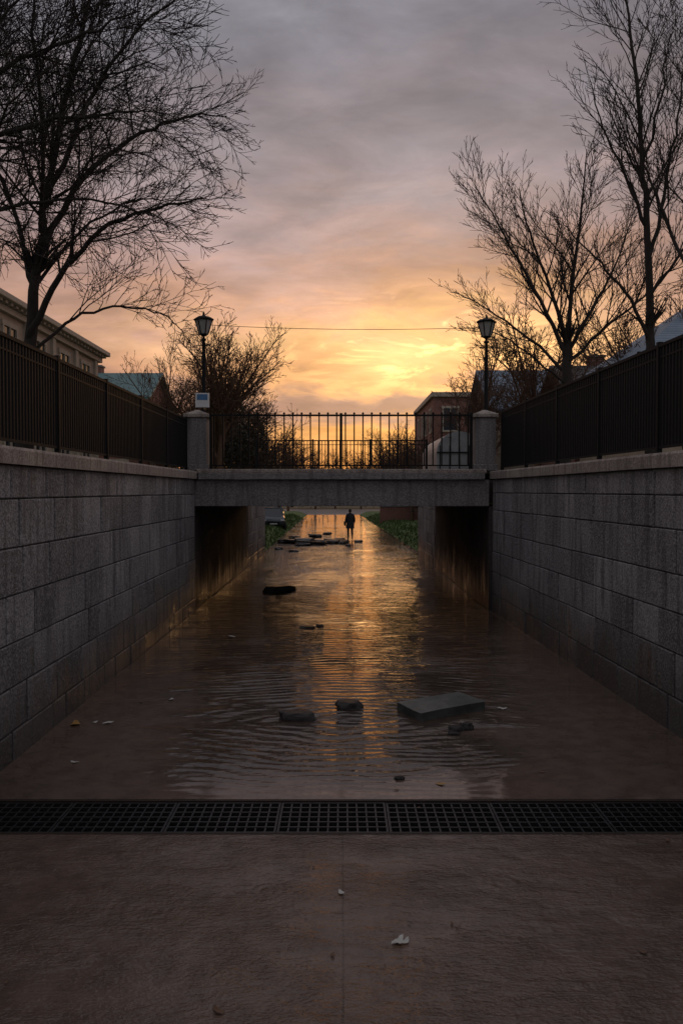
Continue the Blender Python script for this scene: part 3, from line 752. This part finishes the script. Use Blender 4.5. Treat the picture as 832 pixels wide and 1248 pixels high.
# ------------------------------------------------------------------ pedestrian
def person(x, y, z, rz):
    par = empty('pedestrian', (x, y, z), rz)
    dark = simple('dark_trousers', (.02, .02, .025), .9, .3, 20); coat = simple('dark_coat', (.028, .026, .028), .9, .3, 20)
    skin = simple('skin', (.35, .2, .15), .6, .1, 10); hair = simple('hair', (.02, .015, .012), .8, .3, 30)
    def skinned(name, verts, edges, radii, mat, root=0, lv=2):
        me = bpy.data.meshes.new(name); me.from_pydata(verts, edges, []); o = bpy.data.objects.new(name, me); scene.collection.objects.link(o); o.parent = par
        me.materials.append(mat)
        o.modifiers.new('s', 'SKIN')
        for i, r in enumerate(radii):
            rr = r if isinstance(r, tuple) else (r, r)
            me.skin_vertices[0].data[i].radius = rr; me.skin_vertices[0].data[i].use_root = (i == root)
        sb = o.modifiers.new('ss', 'SUBSURF'); sb.levels = lv; sb.render_levels = lv
        return o
    v = [(0, 0, .92), (0, .01, 1.1), (0, .03, 1.28), (0, .04, 1.42), (0, .04, 1.50),
         (-.09, 0, .88), (-.10, .20, .50), (-.10, .24, .09), (-.11, .38, .04),
         (.09, 0, .88), (.10, -.06, .48), (.10, -.30, .13), (.11, -.22, .035),
         (-.19, .04, 1.40), (-.25, -.08, 1.13), (-.26, -.04, .88), (.19, .04, 1.40), (.25, .10, 1.13), (.26, .22, .92)]
    e = [(0, 1), (1, 2), (2, 3), (3, 4), (0, 5), (5, 6), (6, 7), (7, 8), (0, 9), (9, 10), (10, 11), (11, 12), (3, 13), (13, 14), (14, 15), (3, 16), (16, 17), (17, 18)]
    r = [(.15, .11), (.14, .10), (.16, .11), (.11, .09), (.05, .05), .095, .07, .045, .035, .095, .07, .045, .035, .065, .05, .036, .065, .05, .036]
    skinned('body', v, e, r, dark)
    prof = [(.62, .245, .19, 0), (.80, .225, .17, 0), (1.0, .195, .14, .005), (1.15, .205, .14, .015), (1.32, .225, .145, .03), (1.42, .20, .12, .04), (1.48, .10, .09, .04), (1.52, .075, .075, .04)]
    V, F = [], []; n = 20
    for (zz, a, b_, oy) in prof:
        for k in range(n):
            t = 2*math.pi*k/n; f = 1+(.05*math.sin(5*t) if zz < .9 else 0)
            V.append((a*f*math.cos(t), oy+b_*f*math.sin(t), zz))
    for i in range(len(prof)-1):
        for k in range(n): k2 = (k+1) % n; F.append((i*n+k, i*n+k2, (i+1)*n+k2, (i+1)*n+k))
    mkobj('coat', V, F, coat, par, True)
    skinned('coat_sleeve_left', [(-.17, .04, 1.41), (-.25, -.08, 1.13), (-.262, -.045, .92)], [(0, 1), (1, 2)], [.08, .068, .055], coat)
    skinned('coat_sleeve_right', [(.17, .04, 1.41), (.25, .10, 1.13), (.262, .20, .945)], [(0, 1), (1, 2)], [.08, .068, .055], coat)
    bm = bmesh.new(); bmesh.ops.create_uvsphere(bm, u_segments=20, v_segments=14, radius=1)
    for q in bm.verts:
        q.co.x *= .078; q.co.y *= .098; q.co.z *= .118
        if q.co.z < 0: q.co.x *= 1+q.co.z*2.2; q.co.y *= 1+q.co.z*1.2
        if q.co.y > .085 and abs(q.co.x) < .02 and -.03 < q.co.z < .01: q.co.y += .02
    me = bpy.data.meshes.new('head'); bm.to_mesh(me); bm.free(); me.materials.append(skin)
    o = bpy.data.objects.new('head', me); scene.collection.objects.link(o); o.parent = par; o.location = (0, .05, 1.62)
    bm = bmesh.new(); bmesh.ops.create_uvsphere(bm, u_segments=20, v_segments=14, radius=1)
    for q in bm.verts:
        q.co.x *= .088; q.co.y *= .105; q.co.z *= .125
        if q.co.y > .045 and q.co.z < .06: q.co.y = .045
        if q.co.z < -.07: q.co.z = -.07
    me = bpy.data.meshes.new('hair'); bm.to_mesh(me); bm.free(); me.materials.append(hair)
    o = bpy.data.objects.new('hair', me); scene.collection.objects.link(o); o.parent = par; o.location = (0, .04, 1.63)
    for sx in (-1, 1):
        lathe('ear', [(.004, -.02), (.013, 0), (.004, .02)], 8, skin, par, (sx*.086, .055, 1.61))
        lathe('eye', [(.003, -.008), (.010, 0), (.003, .008)], 8, M_white, par, (sx*.028, .140, 1.625))
    box('mouth', -.022, .022, .128, .134, 1.562, 1.570, M_brick, par)
    for sx, px, py, pz in ((-1, -.262, -.03, .87), (1, .265, .24, .90)):
        hv = [(px, py, pz+.03), (px, py+.005, pz-.03)]; he = [(0, 1)]; hr = [(.022, .035), (.02, .038)]
        for k in range(4):
            oy = (-.028+.019*k); L = (.062, .074, .07, .055)[k]; b = len(hv)
            hv += [(px, py+oy, pz-.045), (px-sx*.008, py+oy+.004, pz-.045-L*.55), (px-sx*.022, py+oy+.006, pz-.045-L)]; he += [(1, b), (b, b+1), (b+1, b+2)]; hr += [.010, .009, .007]
        b = len(hv); hv += [(px-sx*.008, py+.04, pz-.01), (px-sx*.018, py+.055, pz-.045)]; he += [(0, b), (b, b+1)]; hr += [.012, .009]
        skinned('hand', hv, he, hr, skin, 0, 1)
    skinned('shoe', [(-.10, .22, .06), (-.105, .33, .04), (-.11, .42, .035)], [(0, 1), (1, 2)], [.05, .045, .035], hair)
    skinned('shoe', [(.10, -.31, .10), (.105, -.22, .045), (.11, -.14, .035)], [(0, 1), (1, 2)], [.05, .045, .035], hair)
    box('shoulder_bag', -.36, -.25, -.12, .16, .78, 1.02, hair, par, .03)
    V, F = [], []; tube(V, F, [Vector((-.30, .02, 1.02)), Vector((-.22, -.12, 1.3)), Vector((-.05, -.06, 1.50)), Vector((.05, .1, 1.46))], [.012]*4, 6); mkobj('bag_strap', V, F, hair, par)
person(.50, 46, .005, R(4))

# ------------------------------------------------------------------ world / sky
w = bpy.data.worlds.new('World'); scene.world = w; w.use_nodes = True
nt = NT(w.node_tree); nt.n.clear()
out = nt.node('ShaderNodeOutputWorld'); bg = nt.node('ShaderNodeBackground'); nt.l.new(bg.outputs[0], out.inputs[0])
tc = nt.node('ShaderNodeTexCoord'); vn = nt.node('ShaderNodeVectorMath', operation='NORMALIZE'); nt.l.new(tc.outputs['Generated'], vn.inputs[0])
sx = nt.node('ShaderNodeSeparateXYZ'); nt.l.new(vn.outputs[0], sx.inputs[0]); X, Y, Z = sx.outputs
az = nt.m('ARCTAN2', X, Y)
Zc = nt.m('MAXIMUM', Z, 0)
den = nt.m('ADD', Zc, .22)
cb = nt.node('ShaderNodeCombineXYZ'); nt.l.new(nt.m('DIVIDE', X, den), cb.inputs[0]); nt.l.new(nt.m('DIVIDE', Y, den), cb.inputs[1])
P = cb.outputs[0]
cA = nt.noise(nt.scalevec(P, (1, 1.25, 1), (1.3, .4, 0)), 1.25, 4, .55, .7)
cB = nt.noise(nt.scalevec(P, (1, 1.7, 1), (3, 1, 0)), 3.6, 5, .62, .3)
cs = nt.node('ShaderNodeCombineXYZ'); nt.l.new(nt.m('MULTIPLY', az, 6.5), cs.inputs[0]); nt.l.new(nt.m('MULTIPLY', Z, 21), cs.inputs[1]); cs.inputs[2].default_value = 4.3
cC = nt.noise(cs.outputs[0], 1.25, 5, .60, .6)
pert = nt.m('ADD', nt.m('MULTIPLY', nt.m('SUBTRACT', cC, .5), .15), nt.m('MULTIPLY', nt.m('SUBTRACT', cA, .5), .15))
zf = nt.m('ADD', Zc, nt.m('MULTIPLY', pert, nt.rng(Zc, .03, .20, .35, 1)))
rampA = nt.ramp(zf, [(0, (1.0, .34, .08)), (.068, (1.0, .43, .11)), (.090, (.42, .22, .165)), (.115, (.40, .22, .175)), (.135, (.98, .46, .17)), (.178, (1.08, .59, .23)), (.212, (.84, .43, .23)),
                     (.25, (.60, .34, .245)), (.31, (.43, .29, .26)), (.38, (.30, .238, .243)), (.50, (.212, .197, .224)), (.68, (.32, .31, .345)), (1, (.50, .49, .53))])
rampB = nt.ramp(zf, [(0, (.42, .19, .12)), (.08, (.50, .245, .17)), (.14, (.53, .29, .205)), (.2, (.50, .295, .235)), (.3, (.365, .255, .245)), (.4, (.262, .216, .230)),
                     (.50, (.192, .183, .208)), (.68, (.32, .31, .345)), (1, (.50, .49, .53))])
da = nt.m('SUBTRACT', az, .08)
g = nt.m('EXPONENT', nt.m('MULTIPLY', nt.m('MULTIPLY', da, da), -10))
front = nt.mix(g, rampB, rampA)
back = nt.ramp(zf, [(0, (.23, .21, .222)), (.3, (.26, .247, .27)), (.7, (.36, .35, .385)), (1, (.50, .49, .53))])
bf = nt.rng(nt.m('ABSOLUTE', az), .9, 2.2, 0, 1, True)
col = nt.mix(bf, front, back)
mod = nt.m('MULTIPLY', nt.rng(cA, .34, .66, .76, 1.26), nt.rng(cB, .32, .68, .82, 1.18))
vm = nt.node('ShaderNodeVectorMath', operation='SCALE'); nt.l.new(col, vm.inputs[0]); nt.l.new(mod, vm.inputs['Scale'])
dz = nt.m('SUBTRACT', Z, .180); da2 = nt.m('SUBTRACT', az, .125)
gl = nt.m('EXPONENT', nt.m('ADD', nt.m('MULTIPLY', nt.m('MULTIPLY', dz, dz), -480), nt.m('MULTIPLY', nt.m('MULTIPLY', da2, da2), -40)))
brk = nt.rng(cC, .50, .59, 0, 1, True)
gi = nt.m('MULTIPLY', gl, nt.m('ADD', nt.m('MULTIPLY', brk, 1.2), .10))
v2 = nt.node('ShaderNodeVectorMath', operation='SCALE'); v2.inputs[0].default_value = (1.0, .50, .15); nt.l.new(gi, v2.inputs['Scale'])
ad = nt.node('ShaderNodeVectorMath', operation='ADD'); nt.l.new(vm.outputs[0], ad.inputs[0]); nt.l.new(v2.outputs[0], ad.inputs[1])
sky = nt.node('ShaderNodeTexSky'); sky.sky_type = 'NISHITA'; sky.sun_disc = False; sky.sun_elevation = R(8); sky.sun_rotation = R(7); sky.dust_density = 3
v3 = nt.node('ShaderNodeVectorMath', operation='SCALE'); nt.l.new(sky.outputs[0], v3.inputs[0]); v3.inputs['Scale'].default_value = .003
ad2 = nt.node('ShaderNodeVectorMath', operation='ADD'); nt.l.new(ad.outputs[0], ad2.inputs[0]); nt.l.new(v3.outputs[0], ad2.inputs[1])
nt.l.new(ad2.outputs[0], bg.inputs[0]); bg.inputs[1].default_value = 1.0

sun = bpy.data.lights.new('sun', 'SUN'); sun.energy = .10; sun.angle = R(12); sun.color = (1, .50, .18)
so = bpy.data.objects.new('sun', sun); scene.collection.objects.link(so)
el, a = R(8), R(7)
d = Vector((math.sin(a)*math.cos(el), math.cos(a)*math.cos(el), math.sin(el)))
so.rotation_euler = d.to_track_quat('Z', 'Y').to_euler()

# ------------------------------------------------------------------ camera
cam = bpy.data.cameras.new('camera'); co_ = bpy.data.objects.new('camera', cam); scene.collection.objects.link(co_)
cam.sensor_fit = 'VERTICAL'; cam.sensor_height = 36; cam.lens = 27.98; cam.clip_end = 5000
co_.location = (0, 0, 2.8); co_.rotation_euler = (R(90-1.53), 0, 0)
scene.camera = co_
